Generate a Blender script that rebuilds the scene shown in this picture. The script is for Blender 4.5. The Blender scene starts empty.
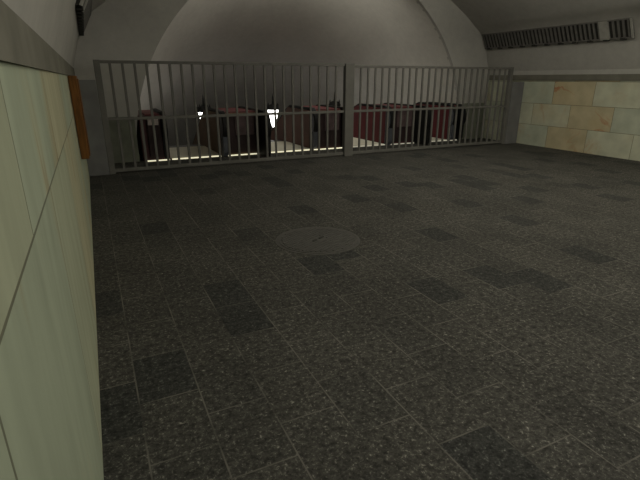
import bpy, bmesh, math, random
from mathutils import Vector, Matrix
random.seed(4)
S = bpy.context.scene
C = S.collection
PI = math.pi

# ------------------------------------------------------------------ materials
def new_mat(name):
    m = bpy.data.materials.new(name); m.use_nodes = True
    nt = m.node_tree
    return m, nt, nt.nodes['Principled BSDF']

def N(nt, kind, **kw):
    n = nt.nodes.new(kind)
    for k, v in kw.items(): setattr(n, k, v)
    return n

def plain(name, col, rough=.8, spec=.2, var=.15, scale=6., metal=0., emit=0.):
    m, nt, b = new_mat(name)
    tc = N(nt, 'ShaderNodeTexCoord'); no = N(nt, 'ShaderNodeTexNoise')
    no.inputs['Scale'].default_value = scale; no.inputs['Detail'].default_value = 5
    nt.links.new(tc.outputs['Object'], no.inputs['Vector'])
    r = N(nt, 'ShaderNodeValToRGB')
    r.color_ramp.elements[0].position = .3; r.color_ramp.elements[1].position = .7
    r.color_ramp.elements[0].color = [c*(1-var) for c in col] + [1]
    r.color_ramp.elements[1].color = [min(1, c*(1+var)) for c in col] + [1]
    nt.links.new(no.outputs['Fac'], r.inputs['Fac'])
    nt.links.new(r.outputs['Color'], b.inputs['Base Color'])
    b.inputs['Roughness'].default_value = rough
    b.inputs['Specular IOR Level'].default_value = spec
    b.inputs['Metallic'].default_value = metal
    if emit:
        b.inputs['Emission Color'].default_value = list(col) + [1]
        b.inputs['Emission Strength'].default_value = emit
    return m

def plaster(name, col, amt=.10):
    m, nt, b = new_mat(name)
    tc = N(nt, 'ShaderNodeTexCoord')
    a = N(nt, 'ShaderNodeTexNoise'); a.inputs['Scale'].default_value = .9; a.inputs['Detail'].default_value = 7
    f = N(nt, 'ShaderNodeTexNoise'); f.inputs['Scale'].default_value = 7; f.inputs['Detail'].default_value = 8
    f.inputs['Roughness'].default_value = .7
    for n in (a, f): nt.links.new(tc.outputs['Object'], n.inputs['Vector'])
    mx = N(nt, 'ShaderNodeMath', operation='ADD')
    nt.links.new(a.outputs['Fac'], mx.inputs[0]); nt.links.new(f.outputs['Fac'], mx.inputs[1])
    mr = N(nt, 'ShaderNodeMapRange')
    mr.inputs['From Min'].default_value = .7; mr.inputs['From Max'].default_value = 1.3
    mr.inputs['To Min'].default_value = 1-amt; mr.inputs['To Max'].default_value = 1+amt
    nt.links.new(mx.outputs[0], mr.inputs['Value'])
    v = N(nt, 'ShaderNodeVectorMath', operation='SCALE'); v.inputs[0].default_value = col
    nt.links.new(mr.outputs[0], v.inputs['Scale'])
    nt.links.new(v.outputs[0], b.inputs['Base Color'])
    b.inputs['Roughness'].default_value = .95; b.inputs['Specular IOR Level'].default_value = .1
    return m

def tile_nodes(nt, u, v, W, H, pu, pv, mortar):
    """running-bond tiles over world axes u, v: returns (tile id vector socket, mortar mask socket)"""
    tc = N(nt, 'ShaderNodeTexCoord'); sp = N(nt, 'ShaderNodeSeparateXYZ')
    nt.links.new(tc.outputs['Object'], sp.inputs[0])
    def M(op, a, b=None, c=None):
        n = N(nt, 'ShaderNodeMath', operation=op)
        for i, x in enumerate((a, b, c)):
            if x is None: continue
            if isinstance(x, (int, float)): n.inputs[i].default_value = x
            else: nt.links.new(x, n.inputs[i])
        return n.outputs[0]
    rv = M('DIVIDE', M('SUBTRACT', sp.outputs[v], pv), H)
    row = M('FLOOR', rv)
    par = M('FLOORED_MODULO', row, 2.)
    ru = M('ADD', M('DIVIDE', M('SUBTRACT', sp.outputs[u], pu), W), M('MULTIPLY', par, .5))
    colm = M('FLOOR', ru)
    fu, fv = M('FRACT', ru), M('FRACT', rv)
    du = M('MULTIPLY', M('MINIMUM', fu, M('SUBTRACT', 1., fu)), W)
    dv = M('MULTIPLY', M('MINIMUM', fv, M('SUBTRACT', 1., fv)), H)
    d = M('MINIMUM', du, dv)
    mask = M('LESS_THAN', d, mortar)
    cb = N(nt, 'ShaderNodeCombineXYZ')
    nt.links.new(colm, cb.inputs[0]); nt.links.new(row, cb.inputs[1])
    return tc, cb.outputs[0], mask, M

def granite_floor():
    m, nt, b = new_mat('granite_pavers')
    tc, tid, mask, M = tile_nodes(nt, 1, 0, .46, .315, .425, .015, .004)
    wn = N(nt, 'ShaderNodeTexWhiteNoise', noise_dimensions='3D'); nt.links.new(tid, wn.inputs['Vector'])
    r = N(nt, 'ShaderNodeValToRGB'); e = r.color_ramp.elements
    e[0].position = 0; e[0].color = FLO_A; e[1].position = 1; e[1].color = FLO_C
    k = r.color_ramp.elements.new(.10); k.color = FLO_A
    k = r.color_ramp.elements.new(.15); k.color = FLO_B
    nt.links.new(wn.outputs['Value'], r.inputs['Fac'])
    n1 = N(nt, 'ShaderNodeTexNoise'); n1.inputs['Scale'].default_value = 52; n1.inputs['Detail'].default_value = 4
    n1.inputs['Roughness'].default_value = .8; n1.inputs['Distortion'].default_value = .5
    n2 = N(nt, 'ShaderNodeTexNoise'); n2.inputs['Scale'].default_value = 1.3; n2.inputs['Detail'].default_value = 4
    n3 = N(nt, 'ShaderNodeTexNoise'); n3.inputs['Scale'].default_value = 24; n3.inputs['Detail'].default_value = 2
    for n in (n1, n2, n3): nt.links.new(tc.outputs['Object'], n.inputs['Vector'])
    def MR(s, a, b_, c, d):
        q = N(nt, 'ShaderNodeMapRange'); nt.links.new(s, q.inputs['Value'])
        for i, x in zip(('From Min', 'From Max', 'To Min', 'To Max'), (a, b_, c, d)): q.inputs[i].default_value = x
        return q.outputs[0]
    fl = MR(n1.outputs['Fac'], .57, .72, 0., 3.8)          # pale grains
    dk = MR(n1.outputs['Fac'], .32, .54, .35, 1.)
    f = M('MULTIPLY', M('ADD', dk, fl), MR(n2.outputs['Fac'], .3, .7, .85, 1.15))
    f = M('MULTIPLY', f, MR(n3.outputs['Fac'], .3, .7, .6, 1.4))
    sc = N(nt, 'ShaderNodeVectorMath', operation='SCALE')
    nt.links.new(r.outputs['Color'], sc.inputs[0]); nt.links.new(f, sc.inputs['Scale'])
    mx = N(nt, 'ShaderNodeMix', data_type='RGBA')
    g = N(nt, 'ShaderNodeTexNoise'); g.inputs['Scale'].default_value = 2.6; nt.links.new(tc.outputs['Object'], g.inputs['Vector'])
    nt.links.new(M('MULTIPLY', mask, MR(g.outputs['Fac'], .36, .62, .05, 1.)), mx.inputs['Factor'])
    nt.links.new(sc.outputs[0], mx.inputs[6]); mx.inputs[7].default_value = FLO_J
    nt.links.new(mx.outputs[2], b.inputs['Base Color'])
    b.inputs['Roughness'].default_value = .85; b.inputs['Specular IOR Level'].default_value = .15
    return m
FLO_A = (.039, .040, .036, 1); FLO_B = (.055, .054, .047, 1); FLO_C = (.066, .064, .055, 1); FLO_J = (.128, .122, .105, 1)

def marble(name, W, H, pu, pv, cols, vein, seed, vein_amt=1., joint=.004, vsc=(1, 1, 1), tan_col=None, vs=1.1, vw=.035):
    m, nt, b = new_mat(name)
    tc, tid, mask, M = tile_nodes(nt, 1, 2, W, H, pu, pv, joint)
    ad = N(nt, 'ShaderNodeVectorMath', operation='ADD'); ad.inputs[1].default_value = (seed, seed*2.3, 0)
    nt.links.new(tid, ad.inputs[0])
    wn = N(nt, 'ShaderNodeTexWhiteNoise', noise_dimensions='3D'); nt.links.new(ad.outputs[0], wn.inputs['Vector'])
    r = N(nt, 'ShaderNodeValToRGB'); r.color_ramp.interpolation = 'CONSTANT'
    e = r.color_ramp.elements; e[0].position = 0; e[0].color = cols[0]; e[1].position = .34; e[1].color = cols[1]
    k = e.new(.7); k.color = cols[2]
    tan = None
    if tan_col is not None:
        sx = N(nt, 'ShaderNodeSeparateXYZ'); nt.links.new(tid, sx.inputs[0])
        tan = M('COMPARE', M('FLOORED_MODULO', sx.outputs[0], 5.), float(tan_col), .1)
        nt.links.new(M('ADD', M('MULTIPLY', wn.outputs['Value'], M('SUBTRACT', .69, M('MULTIPLY', tan, .69))), M('MULTIPLY', tan, .9)), r.inputs['Fac'])
    else: nt.links.new(wn.outputs['Value'], r.inputs['Fac'])
    # each slab gets its own piece of stone
    off = N(nt, 'ShaderNodeVectorMath', operation='SCALE'); off.inputs['Scale'].default_value = 13.7
    nt.links.new(wn.outputs['Color'], off.inputs[0])
    st = N(nt, 'ShaderNodeVectorMath', operation='MULTIPLY'); st.inputs[1].default_value = vsc
    nt.links.new(tc.outputs['Object'], st.inputs[0])
    pos = N(nt, 'ShaderNodeVectorMath', operation='ADD')
    nt.links.new(st.outputs[0], pos.inputs[0]); nt.links.new(off.outputs[0], pos.inputs[1])
    def noise(s, d, dist=0.):
        n = N(nt, 'ShaderNodeTexNoise'); n.inputs['Scale'].default_value = s; n.inputs['Detail'].default_value = d
        n.inputs['Distortion'].default_value = dist; nt.links.new(pos.outputs[0], n.inputs['Vector']); return n.outputs['Fac']
    def MR(s, a, b_, c, d):
        q = N(nt, 'ShaderNodeMapRange'); nt.links.new(s, q.inputs['Value'])
        for i, x in zip(('From Min', 'From Max', 'To Min', 'To Max'), (a, b_, c, d)): q.inputs[i].default_value = x
        return q.outputs[0]
    v1 = noise(vs, 8, 1.2)
    ridge = MR(M('ABSOLUTE', M('SUBTRACT', v1, .5)), 0., vw, 1., 0.)
    patch = MR(noise(.9, 4), .52, .68, 0., 1.)
    vm = M('MULTIPLY', M('MULTIPLY', ridge, patch), vein_amt)
    if tan is not None: vm = M('MULTIPLY', vm, M('ADD', .45, tan))
    mot = MR(noise(3.2, 8), .3, .7, .86, 1.12)
    sc = N(nt, 'ShaderNodeVectorMath', operation='SCALE'); nt.links.new(r.outputs['Color'], sc.inputs[0]); nt.links.new(mot, sc.inputs['Scale'])
    m0 = N(nt, 'ShaderNodeMix', data_type='RGBA'); nt.links.new(M('MULTIPLY', patch, .45*vein_amt), m0.inputs['Factor'])
    nt.links.new(sc.outputs[0], m0.inputs[6]); m0.inputs[7].default_value = vein[0]
    m1 = N(nt, 'ShaderNodeMix', data_type='RGBA'); nt.links.new(vm, m1.inputs['Factor'])
    nt.links.new(m0.outputs[2], m1.inputs[6]); m1.inputs[7].default_value = vein[1]
    m2 = N(nt, 'ShaderNodeMix', data_type='RGBA'); nt.links.new(M('MULTIPLY', mask, .75), m2.inputs['Factor'])
    nt.links.new(m1.outputs[2], m2.inputs[6]); m2.inputs[7].default_value = (.09, .085, .055, 1)
    nt.links.new(m2.outputs[2], b.inputs['Base Color'])
    b.inputs['Roughness'].default_value = .6; b.inputs['Specular IOR Level'].default_value = .15
    return m

def wood():
    m, nt, b = new_mat('orange_wood')
    tc = N(nt, 'ShaderNodeTexCoord'); mp = N(nt, 'ShaderNodeMapping'); mp.inputs['Scale'].default_value = (14, 14, 1.2)
    w = N(nt, 'ShaderNodeTexNoise'); w.inputs['Scale'].default_value = 3; w.inputs['Detail'].default_value = 6; w.inputs['Distortion'].default_value = .6
    nt.links.new(tc.outputs['Object'], mp.inputs[0]); nt.links.new(mp.outputs[0], w.inputs['Vector'])
    r = N(nt, 'ShaderNodeValToRGB'); r.color_ramp.elements[0].position = .35; r.color_ramp.elements[1].position = .68
    r.color_ramp.elements[0].color = (.10, .042, .008, 1); r.color_ramp.elements[1].color = (.19, .082, .018, 1)
    nt.links.new(w.outputs['Fac'], r.inputs['Fac']); nt.links.new(r.outputs['Color'], b.inputs['Base Color'])
    b.inputs['Roughness'].default_value = .6; b.inputs['Specular IOR Level'].default_value = .2
    return m

def steps_mat():
    return plain('escalator_step_metal', (.10, .10, .10), .5, .3)

MAT = dict(
    plaster=plaster('grey_plaster', (.40, .39, .355)),
    tunnel=plaster('tunnel_plaster', (.56, .545, .49)),
    stone=plain('grey_stone_ledge', (.16, .155, .125), .9, .1, .18, 3),
    pil=plain('grey_stone_pilaster', (.155, .155, .15), .9, .1, .12, 4),
    dado=plain('green_stone_dado', (.165, .175, .135), .8, .1, .18, 4),
    floor=granite_floor(),
    marbleL=marble('pale_green_marble', 1.3, 1.27, .67, 0., [(.37, .395, .28, 1), (.34, .38, .28, 1), (.41, .40, .265, 1)],
                   [(.42, .35, .19, 1), (.20, .11, .045, 1)], 11., 1.25, .005, (1, 2.2, .45), tan_col=2, vs=2.1, vw=.055),
    marbleR=marble('veined_cream_marble', 1.07, .53, .78, 0., [(.50, .51, .385, 1), (.44, .465, .36, 1), (.48, .42, .27, 1)],
                   [(.48, .37, .20, 1), (.42, .21, .11, 1)], 8., .9, .005, tan_col=1),
    fence=plain('grey_painted_steel', (.125, .122, .108), .7, .2, .1, 5),
    iron=plain('cast_iron', (.078, .076, .068), .75, .2, .15, 14),
    vent=plain('vent_metal', (.155, .15, .135), .7, .2, .15, 9),
    ventdark=plain('vent_dark', (.045, .045, .04), .9, .1, .1, 5),
    venttrim=plain('vent_trim', (.34, .335, .30), .7, .2, .1, 9),
    wood=wood(),
    brown=plain('brown_panel', (.15, .10, .062), .6, .2, .15, 2),
    redbrown=plain('red_brown_panel', (.145, .075, .056), .6, .2, .15, 2),
    red=plain('dark_red_panel', (.105, .021, .023), .6, .2, .15, 2),
    deck=plain('red_deck', (.13, .040, .042), .6, .2, .2, 5),
    maroon=plain('maroon_panel', (.060, .018, .020), .5, .3, .4, 3),
    rubber=plain('black_rubber', (.012, .012, .012), .6, .2, .1, 5),
    bluegrey=plain('blue_grey_metal', (.085, .092, .105), .5, .3, .1, 5),
    cream=plain('cream_landing_plate', (.62, .60, .49), .7, .2, .06, 4),
    dusty=plain('pale_pink_reflection', (.42, .36, .34), .6, .2, .12, 6),  # pale tone of a reflection, put in as a colour
    front_shaded=plain('shaded_front_panel', (.03, .018, .018), .6, .2, .4, 3),  # near-black with the shade between the newels painted in
    apron=plain('dusty_apron', (.10, .07, .07), .7, .2, .3, 5),
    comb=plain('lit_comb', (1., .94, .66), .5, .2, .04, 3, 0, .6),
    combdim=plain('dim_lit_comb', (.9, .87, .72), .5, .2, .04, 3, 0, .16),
    bulb=plain('white_glass', (1., .99, .95), .5, .2, .01, 3, 0, 6.),
    black=plain('black_metal', (.012, .012, .011), .6, .2, .1, 5),
    steps=steps_mat(),
)

# ------------------------------------------------------------------ mesh helpers
def bx(bm, x0, x1, y0, y1, z0, z1, mi=0):
    vs = [bm.verts.new((x, y, z)) for z in (z0, z1) for y in (y0, y1) for x in (x0, x1)]
    for f in ((0, 2, 3, 1), (4, 5, 7, 6), (0, 1, 5, 4), (2, 6, 7, 3), (0, 4, 6, 2), (1, 3, 7, 5)):
        bm.faces.new([vs[i] for i in f]).material_index = mi

def prism_yz(bm, pts, x0, x1):
    """outline in the Y-Z plane, extruded along X"""
    a = [bm.verts.new((x0, y, z)) for y, z in pts]; b = [bm.verts.new((x1, y, z)) for y, z in pts]
    n = len(pts)
    bm.faces.new(a); bm.faces.new(b[::-1])
    for i in range(n): bm.faces.new((a[i], b[i], b[(i+1) % n], a[(i+1) % n]))

def prism_xz(bm, pts, y0, y1):
    a = [bm.verts.new((x, y0, z)) for x, z in pts]; b = [bm.verts.new((x, y1, z)) for x, z in pts]
    n = len(pts)
    bm.faces.new(a); bm.faces.new(b[::-1])
    for i in range(n): bm.faces.new((a[i], b[i], b[(i+1) % n], a[(i+1) % n]))

def lathe(bm, prof, seg=24, c=(0, 0)):
    rings = []
    for r, z in prof:
        if r < 1e-5: rings.append([bm.verts.new((c[0], c[1], z))])
        else: rings.append([bm.verts.new((c[0]+r*math.cos(2*PI*k/seg), c[1]+r*math.sin(2*PI*k/seg), z)) for k in range(seg)])
    for A, B in zip(rings, rings[1:]):
        for k in range(seg):
            q = []
            for v in (A[k % len(A)], A[(k+1) % len(A)], B[(k+1) % len(B)], B[k % len(B)]):
                if v not in q: q.append(v)
            if len(q) > 2: bm.faces.new(q)

def obj(name, bm, mats, parent=None, smooth=False, bevel=0., loc=None):
    bmesh.ops.recalc_face_normals(bm, faces=bm.faces[:])
    me = bpy.data.meshes.new(name); bm.to_mesh(me); bm.free()
    for m in (mats if isinstance(mats, (list, tuple)) else [mats]): me.materials.append(m)
    if smooth: me.polygons.foreach_set('use_smooth', [True]*len(me.polygons))
    o = bpy.data.objects.new(name, me); C.objects.link(o)
    if parent: o.parent = parent
    if loc: o.location = loc
    if bevel:
        b = o.modifiers.new('bevel', 'BEVEL'); b.width = bevel; b.segments = 2; b.limit_method = 'ANGLE'
    return o

def tag(o, label, cat, group=None):
    o['label'] = label; o['category'] = cat
    if group: o['group'] = group
    return o
def thing(name, label, cat, loc, group=None):
    o = bpy.data.objects.new(name, None); C.objects.link(o); o.location = loc; o.empty_display_size = .2
    return tag(o, label, cat, group)
def struct(o):
    o['kind'] = 'structure'; return o
def B(): return bmesh.new()

# ------------------------------------------------------------------ the hall
XL, XR, YB, YE = -.175, 10.35, -3.2, 10.5
ACX, AR = 5.15, 4.38           # arch of the escalator tunnel
YK = 12.0                      # where the balustrades bend down
YT = 12.2                      # where the tunnel starts to slope down
SL = math.tan(math.radians(30))

bm = B()
def quad(*p): bm.faces.new([bm.verts.new(q) for q in p])
quad((XL-.1, YB, 0), (XR+.1, YB, 0), (XR+.1, YE, 0), (XL-.1, YE, 0))
quad((ACX-AR, YE, 0), (ACX+AR, YE, 0), (ACX+AR, YT, 0), (ACX-AR, YT, 0))
struct(obj('floor', bm, MAT['floor']))

LEDGE = {'left': (1.69, 1.84), 'right': (1.615, 1.75)}
SPR = 1.85
def wall(side, x, mar):
    bm = B()
    zb = LEDGE[side][0]
    for a, b, mi in ((0, zb, 0), (zb, SPR, 1)):
        f = bm.faces.new([bm.verts.new(q) for q in ((x, YB, a), (x, YE, a), (x, YE, b), (x, YB, b))]); f.material_index = mi
    return struct(obj('wall_'+side, bm, [mar, MAT['plaster']]))
wall('left', XL, MAT['marbleL']); wall('right', XR, MAT['marbleR'])
bm = B(); bx(bm, XL-.05, XL+.012, YB, YE, *LEDGE['left']); struct(obj('trim_1', bm, MAT['stone']))
bm = B(); bx(bm, XR-.02, XR+.05, YB, YE, *LEDGE['right']); struct(obj('trim_2', bm, MAT['stone']))

# vault over the hall
half = [(-.175, 1.85), (-.09, 2.1), (.01, 2.42), (.13, 2.66), (.29, 2.84), (.5, 2.99), (.82, 3.22), (1.43, 3.58), (2.3, 3.98), (3.5, 4.33), (5.095, 4.48)]
def spline(P, n=6):
    out = []
    for i in range(len(P)-1):
        p0, p1, p2, p3 = P[max(i-1, 0)], P[i], P[i+1], P[min(i+2, len(P)-1)]
        for k in range(n):
            t = k/n
            out.append(tuple(.5*((2*p1[j]) + (p2[j]-p0[j])*t + (2*p0[j]-5*p1[j]+4*p2[j]-p3[j])*t*t + (-p0[j]+3*p1[j]-3*p2[j]+p3[j])*t**3) for j in (0, 1)))
    return out + [P[-1]]
hv = spline(half)
prof = hv + [(XL+XR-x, z) for x, z in hv[-2::-1]]
bm = B()
A = [bm.verts.new((x, YB, z)) for x, z in prof]; D = [bm.verts.new((x, YE, z)) for x, z in prof]
for i in range(len(prof)-1): bm.faces.new((A[i], A[i+1], D[i+1], D[i]))
struct(obj('ceiling', bm, MAT['plaster'], smooth=True))

# end wall, pierced by the arch
bm = B(); X0, X1, ZT = XL-.3, XR+.3, 5.2
angs = sorted(set([i*PI/64 for i in range(65)] + [math.atan2(ZT, X1-ACX), math.atan2(ZT, X0-ACX)]))
pin, pout = [], []
for a in angs:
    c, s = math.cos(a), math.sin(a)
    t = min([ZT/s if s > 1e-6 else 9e9, (X1-ACX)/c if c > 1e-6 else 9e9, (X0-ACX)/c if c < -1e-6 else 9e9])
    pin.append((ACX+AR*c, AR*s)); pout.append((ACX+t*c, t*s))
vi = [[bm.verts.new((x, y, z)) for x, z in pin] for y in (YE, YE+.15)]
vo = [[bm.verts.new((x, y, z)) for x, z in pout] for y in (YE, YE+.15)]
for i in range(len(angs)-1):
    bm.faces.new((vi[0][i], vi[0][i+1], vo[0][i+1], vo[0][i]))
    bm.faces.new((vi[1][i], vi[1][i+1], vo[1][i+1], vo[1][i]))
    bm.faces.new((vi[0][i], vi[0][i+1], vi[1][i+1], vi[1][i]))
struct(obj('wall_far', bm, MAT['plaster']))
bm = B(); bm.faces.new([bm.verts.new(q) for q in ((X0, YB, 0), (X1, YB, 0), (X1, YB, ZT), (X0, YB, ZT))])
struct(obj('wall_near', bm, MAT['plaster']))
bm = B(); bx(bm, XL, .80, YE-.03, YE, 0, .92); struct(obj('trim_3', bm, MAT['dado']))
bm = B(); bx(bm, 9.50, XR, YE-.03, YE, 0, 1.0); struct(obj('trim_4', bm, MAT['dado']))
bm = B(); bx(bm, XL, .16, 9.19, 9.33, 0, 1.635); struct(obj('trim_5', bm, MAT['pil'], bevel=.008))
bm = B(); bx(bm, 9.93, XR, 9.19, 9.33, 0, 1.58); struct(obj('trim_6', bm, MAT['pil'], bevel=.008))

# the escalator tunnel: level to YT, then 30 degrees down
bm = B(); rings = []
YF = 27.
for y, z in ((YE+.1, 0), (YT+.6, 0), (YF, -(YF-YT-.6)*SL)):
    ring = [bm.verts.new((ACX+AR, y, z-.8))]
    ring += [bm.verts.new((ACX+AR*math.cos(a), y, z+AR*math.sin(a))) for a in [i*PI/48 for i in range(49)]]
    ring += [bm.verts.new((ACX-AR, y, z-.8))]
    rings.append(ring)
for P, Q in zip(rings, rings[1:]):
    for i in range(len(P)-1): bm.faces.new((P[i], P[i+1], Q[i+1], Q[i]))
    
struct(obj('ceiling_tunnel', bm, MAT['tunnel'], smooth=True))
bm = B(); bm.faces.new([bm.verts.new(q) for q in ((ACX-AR, YT, -.02), (ACX+AR, YT, -.02), (ACX+AR, YF, -.02-(YF-YT)*SL), (ACX-AR, YF, -.02-(YF-YT)*SL))])
struct(obj('floor_tunnel', bm, MAT['steps']))

# ------------------------------------------------------------------ railing
YR = 9.25
def railing(label, xa, xb, nb, loc_post, ztop):
    t = thing('security_railing', label, 'railing', ((xa+xb)/2, YR, 0), 'steel railings across the hall')
    cx = (xa+xb)/2
    for nm, z0, z1, d in (('top_rail', ztop-.05, ztop, .03), ('middle_rail', .95, 1.0, .024), ('bottom_rail', .03, .09, .024)):
        bm = B(); bx(bm, xa-cx, xb-cx, -d, d, z0, z1); obj(nm, bm, MAT['fence'], t, bevel=.005)
    bm = B(); bx(bm, loc_post-cx-.05, loc_post-cx+.05, -.045, .045, 0, ztop+.005); obj('end_post', bm, MAT['fence'], t, bevel=.006)
    bar = None
    for k in range(nb):
        x = xa + (xb-xa)*(k+1)/(nb+1) - cx
        if bar is None:
            bm = B(); bx(bm, -.022, .022, -.018, .018, .05, ztop-.03); bar = obj('bar', bm, MAT['fence'], t, bevel=.006)
            bar.location.x = x
        else:
            c = bar.copy(); C.objects.link(c); c.parent = t; c.location.x = x
    return t
railing('long grey steel bar railing left of the wide middle post, beside the orange wooden box', .22, 5.02, 23, .215, 1.955)
railing('grey steel bar railing right of the wide middle post, ending by the veined marble wall', 5.25, 9.87, 24, 9.875, 1.93)
bm = B(); bx(bm, -.11, .11, -.06, .06, 0, 1.96)
tag(obj('railing_post', bm, MAT['fence'], bevel=.01, loc=(5.135, YR, 0)), 'wide flat grey steel post in the middle of the railing', 'post')

# ------------------------------------------------------------------ escalators
ESC = [(1.45, 2.53, 'grey escalator with cream landing plate, farthest left'),
       (3.55, 4.77, 'escalator with cream landing plate, second from the left, beside the red-brown balustrade'),
       (5.75, 6.90, 'escalator with cream landing plate behind the wide middle railing post'),
       (7.95, 9.00, 'escalator with cream landing plate, farthest right')]
for x0, x1, lab in ESC:
    t = thing('escalator', lab, 'escalator', ((x0+x1)/2, YE, 0), 'escalators in the tunnel')
    w = (x1-x0)/2-.005
    bm = B(); bx(bm, -w, w, -.08, 1.62, .0, .03); obj('landing_plate', bm, MAT['cream'], t, bevel=.006)
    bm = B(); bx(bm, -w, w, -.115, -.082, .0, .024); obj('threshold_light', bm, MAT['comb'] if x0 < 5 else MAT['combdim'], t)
    bm = B()
    pts = []
    y, z = YT-YE-.02, .02
    for k in range(16):
        pts += [(y, z), (y+.36, z)]; y += .37; z -= .2135
    low = [(pts[-1][0], pts[-1][1]-.15), (pts[0][0], pts[0][1]-.15)]
    prism_yz(bm, pts+low, -w+.02, w-.02); obj('step_band', bm, MAT['steps'], t)

def handrail_path(front, r=.31, top=.965):
    P = []
    zc = top-r
    P.append((front+r+.12, zc-r))
    for k in range(13):
        a = -PI/2 - PI*k/12
        P.append((front+r+r*math.cos(a), zc+r*math.sin(a)))
    P.append((YK-.1, top)); P.append((YK+.15, top-.09)); P.append((YK+4.5, top-.09-4.35*SL))
    return P

def belt(bm, P, hw, hh):
    """rounded rubber belt swept along a path in the Y-Z plane"""
    rings = []
    for i, p in enumerate(P):
        a = Vector(P[max(i-1, 0)]); b = Vector(P[min(i+1, len(P)-1)])
        d = (b-a).normalized(); n = Vector((-d.y, d.x))
        ring = []
        for u, v in ((-hw, -hh*.4), (-hw*.75, -hh), (hw*.75, -hh), (hw, -hh*.4), (hw, hh*.4), (hw*.75, hh), (-hw*.75, hh), (-hw, hh*.4)):
            ring.append(bm.verts.new((u, p[0]+n.x*v, p[1]+n.y*v)))
        rings.append(ring)
    for A, Bq in zip(rings, rings[1:]):
        for k in range(8): bm.faces.new((A[k], A[(k+1) % 8], Bq[(k+1) % 8], Bq[k]))
    bm.faces.new(rings[0]); bm.faces.new(rings[-1][::-1])

def balustrade(label, x0, x1, skin, fl, fr, plate=False):
    t = thing('escalator_balustrade', label, 'balustrade', ((x0+x1)/2, YE, 0), 'balustrades between the escalators')
    cx = (x0+x1)/2; L = lambda x: x-cx
    yb = 10.48
    def part(name, bm, mat, **k):
        for v in bm.verts: v.co.y -= YE
        return obj(name, bm, mat, t, **k)
    H = .93
    e = YK+4.5
    bm = B(); prism_yz(bm, [(yb, 0), (yb, H), (YK, H), (e, H-(e-YK)*SL), (e, -.2-(e-YT)*SL), (YT, 0)], L(x0)+.02, L(x1)-.02)
    part('body', bm, skin, bevel=.01)
    bm = B(); prism_yz(bm, [(yb+.02, H), (yb+.02, H+.03), (YK, H+.03), (e, H+.03-(e-YK)*SL), (e, H-(e-YK)*SL), (YK, H)], L(x0)+.15, L(x1)-.15)
    part('deck', bm, MAT['deck'], bevel=.006)
    bm = B(); bx(bm, L(x0)+.16, L(x1)-.16, yb-.05, yb, .05, H-.03); part('front_panel', bm, MAT['front_shaded'], bevel=.01)  # panel colour carries the inside shade between the newels
    if not plate and x1-x0 > .7:
        bm = B(); bx(bm, L(x0)+.36, L(x1)-.22, yb-.075, yb-.05, .45, .90); p = part('apron', bm, MAT['apron'], bevel=.01)
        p['label'] = 'dusty pink apron'
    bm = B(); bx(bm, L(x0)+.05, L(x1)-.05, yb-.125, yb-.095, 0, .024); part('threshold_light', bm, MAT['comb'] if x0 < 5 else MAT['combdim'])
    if plate:
        bm = B(); bx(bm, L(x0)+.18, L(x1)-.20, yb-.075, yb-.05, .74, .90); p = part('reflection_patch', bm, MAT['dusty'], bevel=.008)  # thin pale patch stands in for a reflection on the front
        p['label'] = 'pale pinkish reflection patch'
    for s, fy in ((0, fl), (1, fr)):
        if fy is None: continue
        xc = (L(x0)+.085) if s == 0 else (L(x1)-.085)
        P = handrail_path(fy)
        bm = B(); belt(bm, P, .055, .03)
        for v in bm.verts: v.co.x += xc
        part('handrail', bm, MAT['rubber'])
        # newel under the belt, rounded at the front and standing on the floor
        r = .275; zc = .72
        out = [(yb+.05, .0), (fy+.12, .0), (fy+.06, .10)]
        for k in range(9):
            a = PI + .25 - (PI/2+.25)*k/8
            out.append((fy+.31+r*math.cos(a), zc+r*math.sin(a)))
        out.append((yb+.05, zc+r))
        bm = B(); prism_yz(bm, out, xc-.055, xc+.055)
        o = part('newel', bm, MAT['bluegrey'] if s == 0 else MAT['black'], bevel=.008)
        o['label'] = 'blue-grey newel' if s == 0 else 'black newel'
    return t
balustrade('narrow dark maroon escalator balustrade with pale painted reflection, farthest left by tunnel edge', .86, 1.45, MAT['maroon'], None, 10.38, True)
balustrade('brown escalator balustrade with red deck, second from the left', 2.53, 3.55, MAT['brown'], 10.22, 9.78)
balustrade('red-brown escalator balustrade just left of the wide middle post', 4.77, 5.75, MAT['redbrown'], 10.3, 10.1)
balustrade('dark red escalator balustrade just right of the wide middle post', 6.90, 7.95, MAT['red'], 10.22, 9.78)
balustrade('narrow dark red escalator balustrade farthest right, by tunnel edge', 9.00, 9.44, MAT['red'], 10.25, 10.2)

# ------------------------------------------------------------------ torch lamps on the balustrades
def torch(x, y, zb, label):
    zd = .96-(y-YK)*SL       # deck under the lamp
    t = thing('torch_lamp', label, 'lamp', (x, y, zd), 'torch lamps on the balustrades')
    h = zb-zd
    bm = B(); lathe(bm, [(0, .035), (.12, .035), (.12, .03), (.06, .07), (.03, .10), (.03, h+.02), (0, h+.02)], 16); obj('pole', bm, MAT['black'], t, True)
    bm = B(); lathe(bm, [(0, h), (.03, h), (.08, h+.16), (.13, h+.34), (.17, h+.50), (.17, h+.54), (0, h+.54)], 24); obj('glass_bowl', bm, MAT['bulb'], t, True)
    bm = B(); lathe(bm, [(0, h+.53), (.19, h+.53), (.205, h+.58), (.17, h+.66), (.08, h+.70), (.0, h+.71)], 24); obj('crown', bm, MAT['black'], t, True)
    for k in range(6):
        a = k*PI/3
        bm = B(); lathe(bm, [(.0, h+.56), (.03, h+.56), (.022, h+.68), (0, h+.76)], 6, (.175*math.cos(a), .175*math.sin(a))); obj('leaf', bm, MAT['black'], t)
    bm = B(); lathe(bm, [(0, h+.68), (.045, h+.70), (.03, h+.78), (.024, h+.90), (0, h+1.06)], 10); obj('finial', bm, MAT['black'], t, True)
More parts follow.
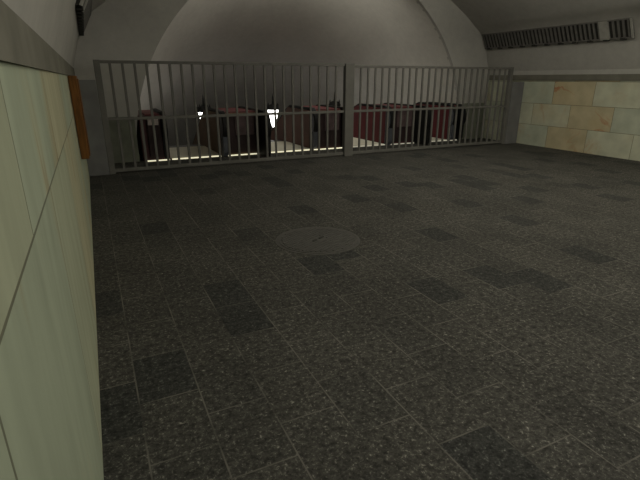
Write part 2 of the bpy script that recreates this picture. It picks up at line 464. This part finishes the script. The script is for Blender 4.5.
torch(3.03, 14.2, .20, 'black-crowned white torch lamp farthest left, above the brown balustrade')
torch(5.22, 14.3, .20, 'black-crowned white torch lamp in the middle, showing most of its white bowl')
torch(7.36, 14.2, .26, 'black-crowned torch lamp farthest right, beside the wide middle railing post')

# ------------------------------------------------------------------ vents along both walls
def vent(side, label):
    m = (lambda x: x) if side == 'left' else (lambda x: XL+XR-x)
    y0, y1 = 6.42, 10.46
    t = thing('vent_grille', label, 'vent', (m(.1), y0, 2.45), 'long slotted vents under the vault')
    ox, oy, oz = t.location
    def part(name, bm, mat, par=t, **k):
        for v in bm.verts: v.co -= Vector((ox, oy, oz))
        return obj(name, bm, mat, par, **k)
    a, b, c, d = (-.04, 2.42), (.06, 2.445), (.245, 2.80), (.13, 2.83)
    bm = B(); prism_xz(bm, [(m(x), z) for x, z in (a, b, c, d)], y0, y1); part('housing', bm, MAT['ventdark'])
    nx, nz = .35/.394, -.18/.394                     # outward normal of the slanted face
    lerp = lambda q: (b[0]+(c[0]-b[0])*q, b[1]+(c[1]-b[1])*q)
    def slat(q0, q1, dep, ya, yb, name, mat):
        p0, p1 = lerp(q0), lerp(q1)
        pts = [p0, (p0[0]+nx*dep, p0[1]+nz*dep), (p1[0]+nx*dep, p1[1]+nz*dep), p1]
        bm = B(); prism_xz(bm, [(m(x), z) for x, z in pts], ya, yb); return part(name, bm, mat)
    n = 38
    for k in range(n):
        y = y0+.06 + (y1-y0-.1)*k/(n-1)
        if 6.90 < y < 7.10: continue
        slat(.06, .94, .03, y-.018, y+.018, 'fin', MAT['vent'])
    slat(0, .05, .034, y0, y1, 'lower_rail', MAT['vent']); slat(.95, 1, .034, y0, y1, 'upper_rail', MAT['vent'])
    slat(.0, 1., .04, 6.90, 7.10, 'connector', MAT['venttrim'])
    slat(.0, 1., .035, y0-.02, y0+.02, 'end_cap', MAT['venttrim'])
    for k in range(11):
        y = y0+.2+k*.37
        bm = B(); bx(bm, min(m(.02), m(.10)), max(m(.02), m(.10)), y-.05, y+.05, 2.41, 2.45); part('clip', bm, MAT['ventdark'])
vent('right', 'long dark slotted vent above the veined cream marble wall on the right')
vent('left', 'dark slotted vent high on the near left wall, above the orange wooden box')

# ------------------------------------------------------------------ wooden box and manhole cover
t = thing('wooden_box', 'tall orange-brown wooden box fixed to the left marble wall before the railing', 'box', (XL+.006, 6.1, .76))
bm = B(); bx(bm, 0, .085, 0, .62, .0, .925); obj('case', bm, MAT['wood'], t, bevel=.006)
bm = B(); bx(bm, .085, .098, .03, .59, .03, .895); d = obj('door', bm, MAT['wood'], t, bevel=.004)
bm = B(); bx(bm, .098, .112, .06, .08, .44, .54); obj('handle', bm, MAT['vent'], d, bevel=.003)

t = thing('manhole_cover', 'round ribbed iron manhole cover set in the dark paved floor', 'manhole cover', (2.03, 4.28, 0))
bm = B(); lathe(bm, [(0, -.02), (.46, -.02), (.46, .004), (.43, .006), (.425, .003), (.0, .003)], 48); obj('rim', bm, MAT['iron'], t)
bm = B(); lathe(bm, [(0, .0), (.42, .0), (.42, .008), (0, .008)], 48)
for i in range(-9, 10):
    y = i*.042; w = math.sqrt(max(0, .39**2-y*y))
    if abs(y) < .05:
        bx(bm, -w, -.1, y-.011, y+.011, .007, .014); bx(bm, .1, w, y-.011, y+.011, .007, .014)
    else: bx(bm, -w, w, y-.011, y+.011, .007, .014)
o = obj('lid', bm, MAT['iron'], t); o.rotation_euler.z = .5
for s in (-1, 1):
    bm = B(); bx(bm, -.03, .03, -.012, .012, .006, .014); h = obj('lifting_slot', bm, MAT['ventdark'], o); h.location = (s*.055, 0, 0)

# ------------------------------------------------------------------ lights
def area(name, loc, rot, sx, sy, power, col=(1, .96, .86)):
    l = bpy.data.lights.new(name, 'AREA'); l.shape = 'RECTANGLE'; l.size = sx; l.size_y = sy; l.energy = power; l.color = col
    o = bpy.data.objects.new(name, l); C.objects.link(o); o.location = loc; o.rotation_euler = rot
    return o
area('hall_fill', (6.4, 7.4, 3.7), (0, 0, 0), 1.5, 1.5, 22)  # unseen area light, added to brighten the middle of the railing
area('near_left_fill', (1.6, .5, 3.3), (0, 0, 0), 1.5, 1.5, 22)  # added overhead fill for the near left floor and wall, no fixture
area('forward_fill', (6.2, -2.4, 2.9), (math.radians(84), 0, 0), 5., 1.6, 90)  # added fill behind the camera, lights the end wall; no window there
area('vault_fill', (6.2, 3.6, 2.95), (PI, 0, 0), 4., 5., 300)  # added upward fill so the vault bounces soft light, no fixture
area('tunnel_fill', (6.2, 11.0, 4.1), (math.radians(55), 0, 0), 3.5, .4, 70)  # unseen fill added to brighten the sloping tunnel, aimed forward and down

w = bpy.data.worlds.new('world'); S.world = w; w.use_nodes = True
w.node_tree.nodes['Background'].inputs[0].default_value = (.5, .5, .48, 1)
w.node_tree.nodes['Background'].inputs[1].default_value = .1

# ------------------------------------------------------------------ camera
f, hor, vx = 462., 79., 85.
p = math.atan((240-hor)/f); yaw = math.atan((320-vx)/math.hypot(f, 240-hor))
cam = bpy.data.cameras.new('camera'); cam.sensor_width = 36; cam.lens = f/640*36; cam.clip_start = .02
co = bpy.data.objects.new('camera', cam); C.objects.link(co)
co.location = (0, 0, 1.65); co.rotation_euler = (PI/2-p, 0, -yaw)
S.camera = co

S.view_settings.view_transform = 'Standard'; S.view_settings.look = 'None'
S.view_settings.gamma = 1; S.view_settings.use_curve_mapping = False
S.view_settings.exposure = .3
S.cycles.use_denoising = True
S.cycles.max_bounces = 8; S.cycles.diffuse_bounces = 5
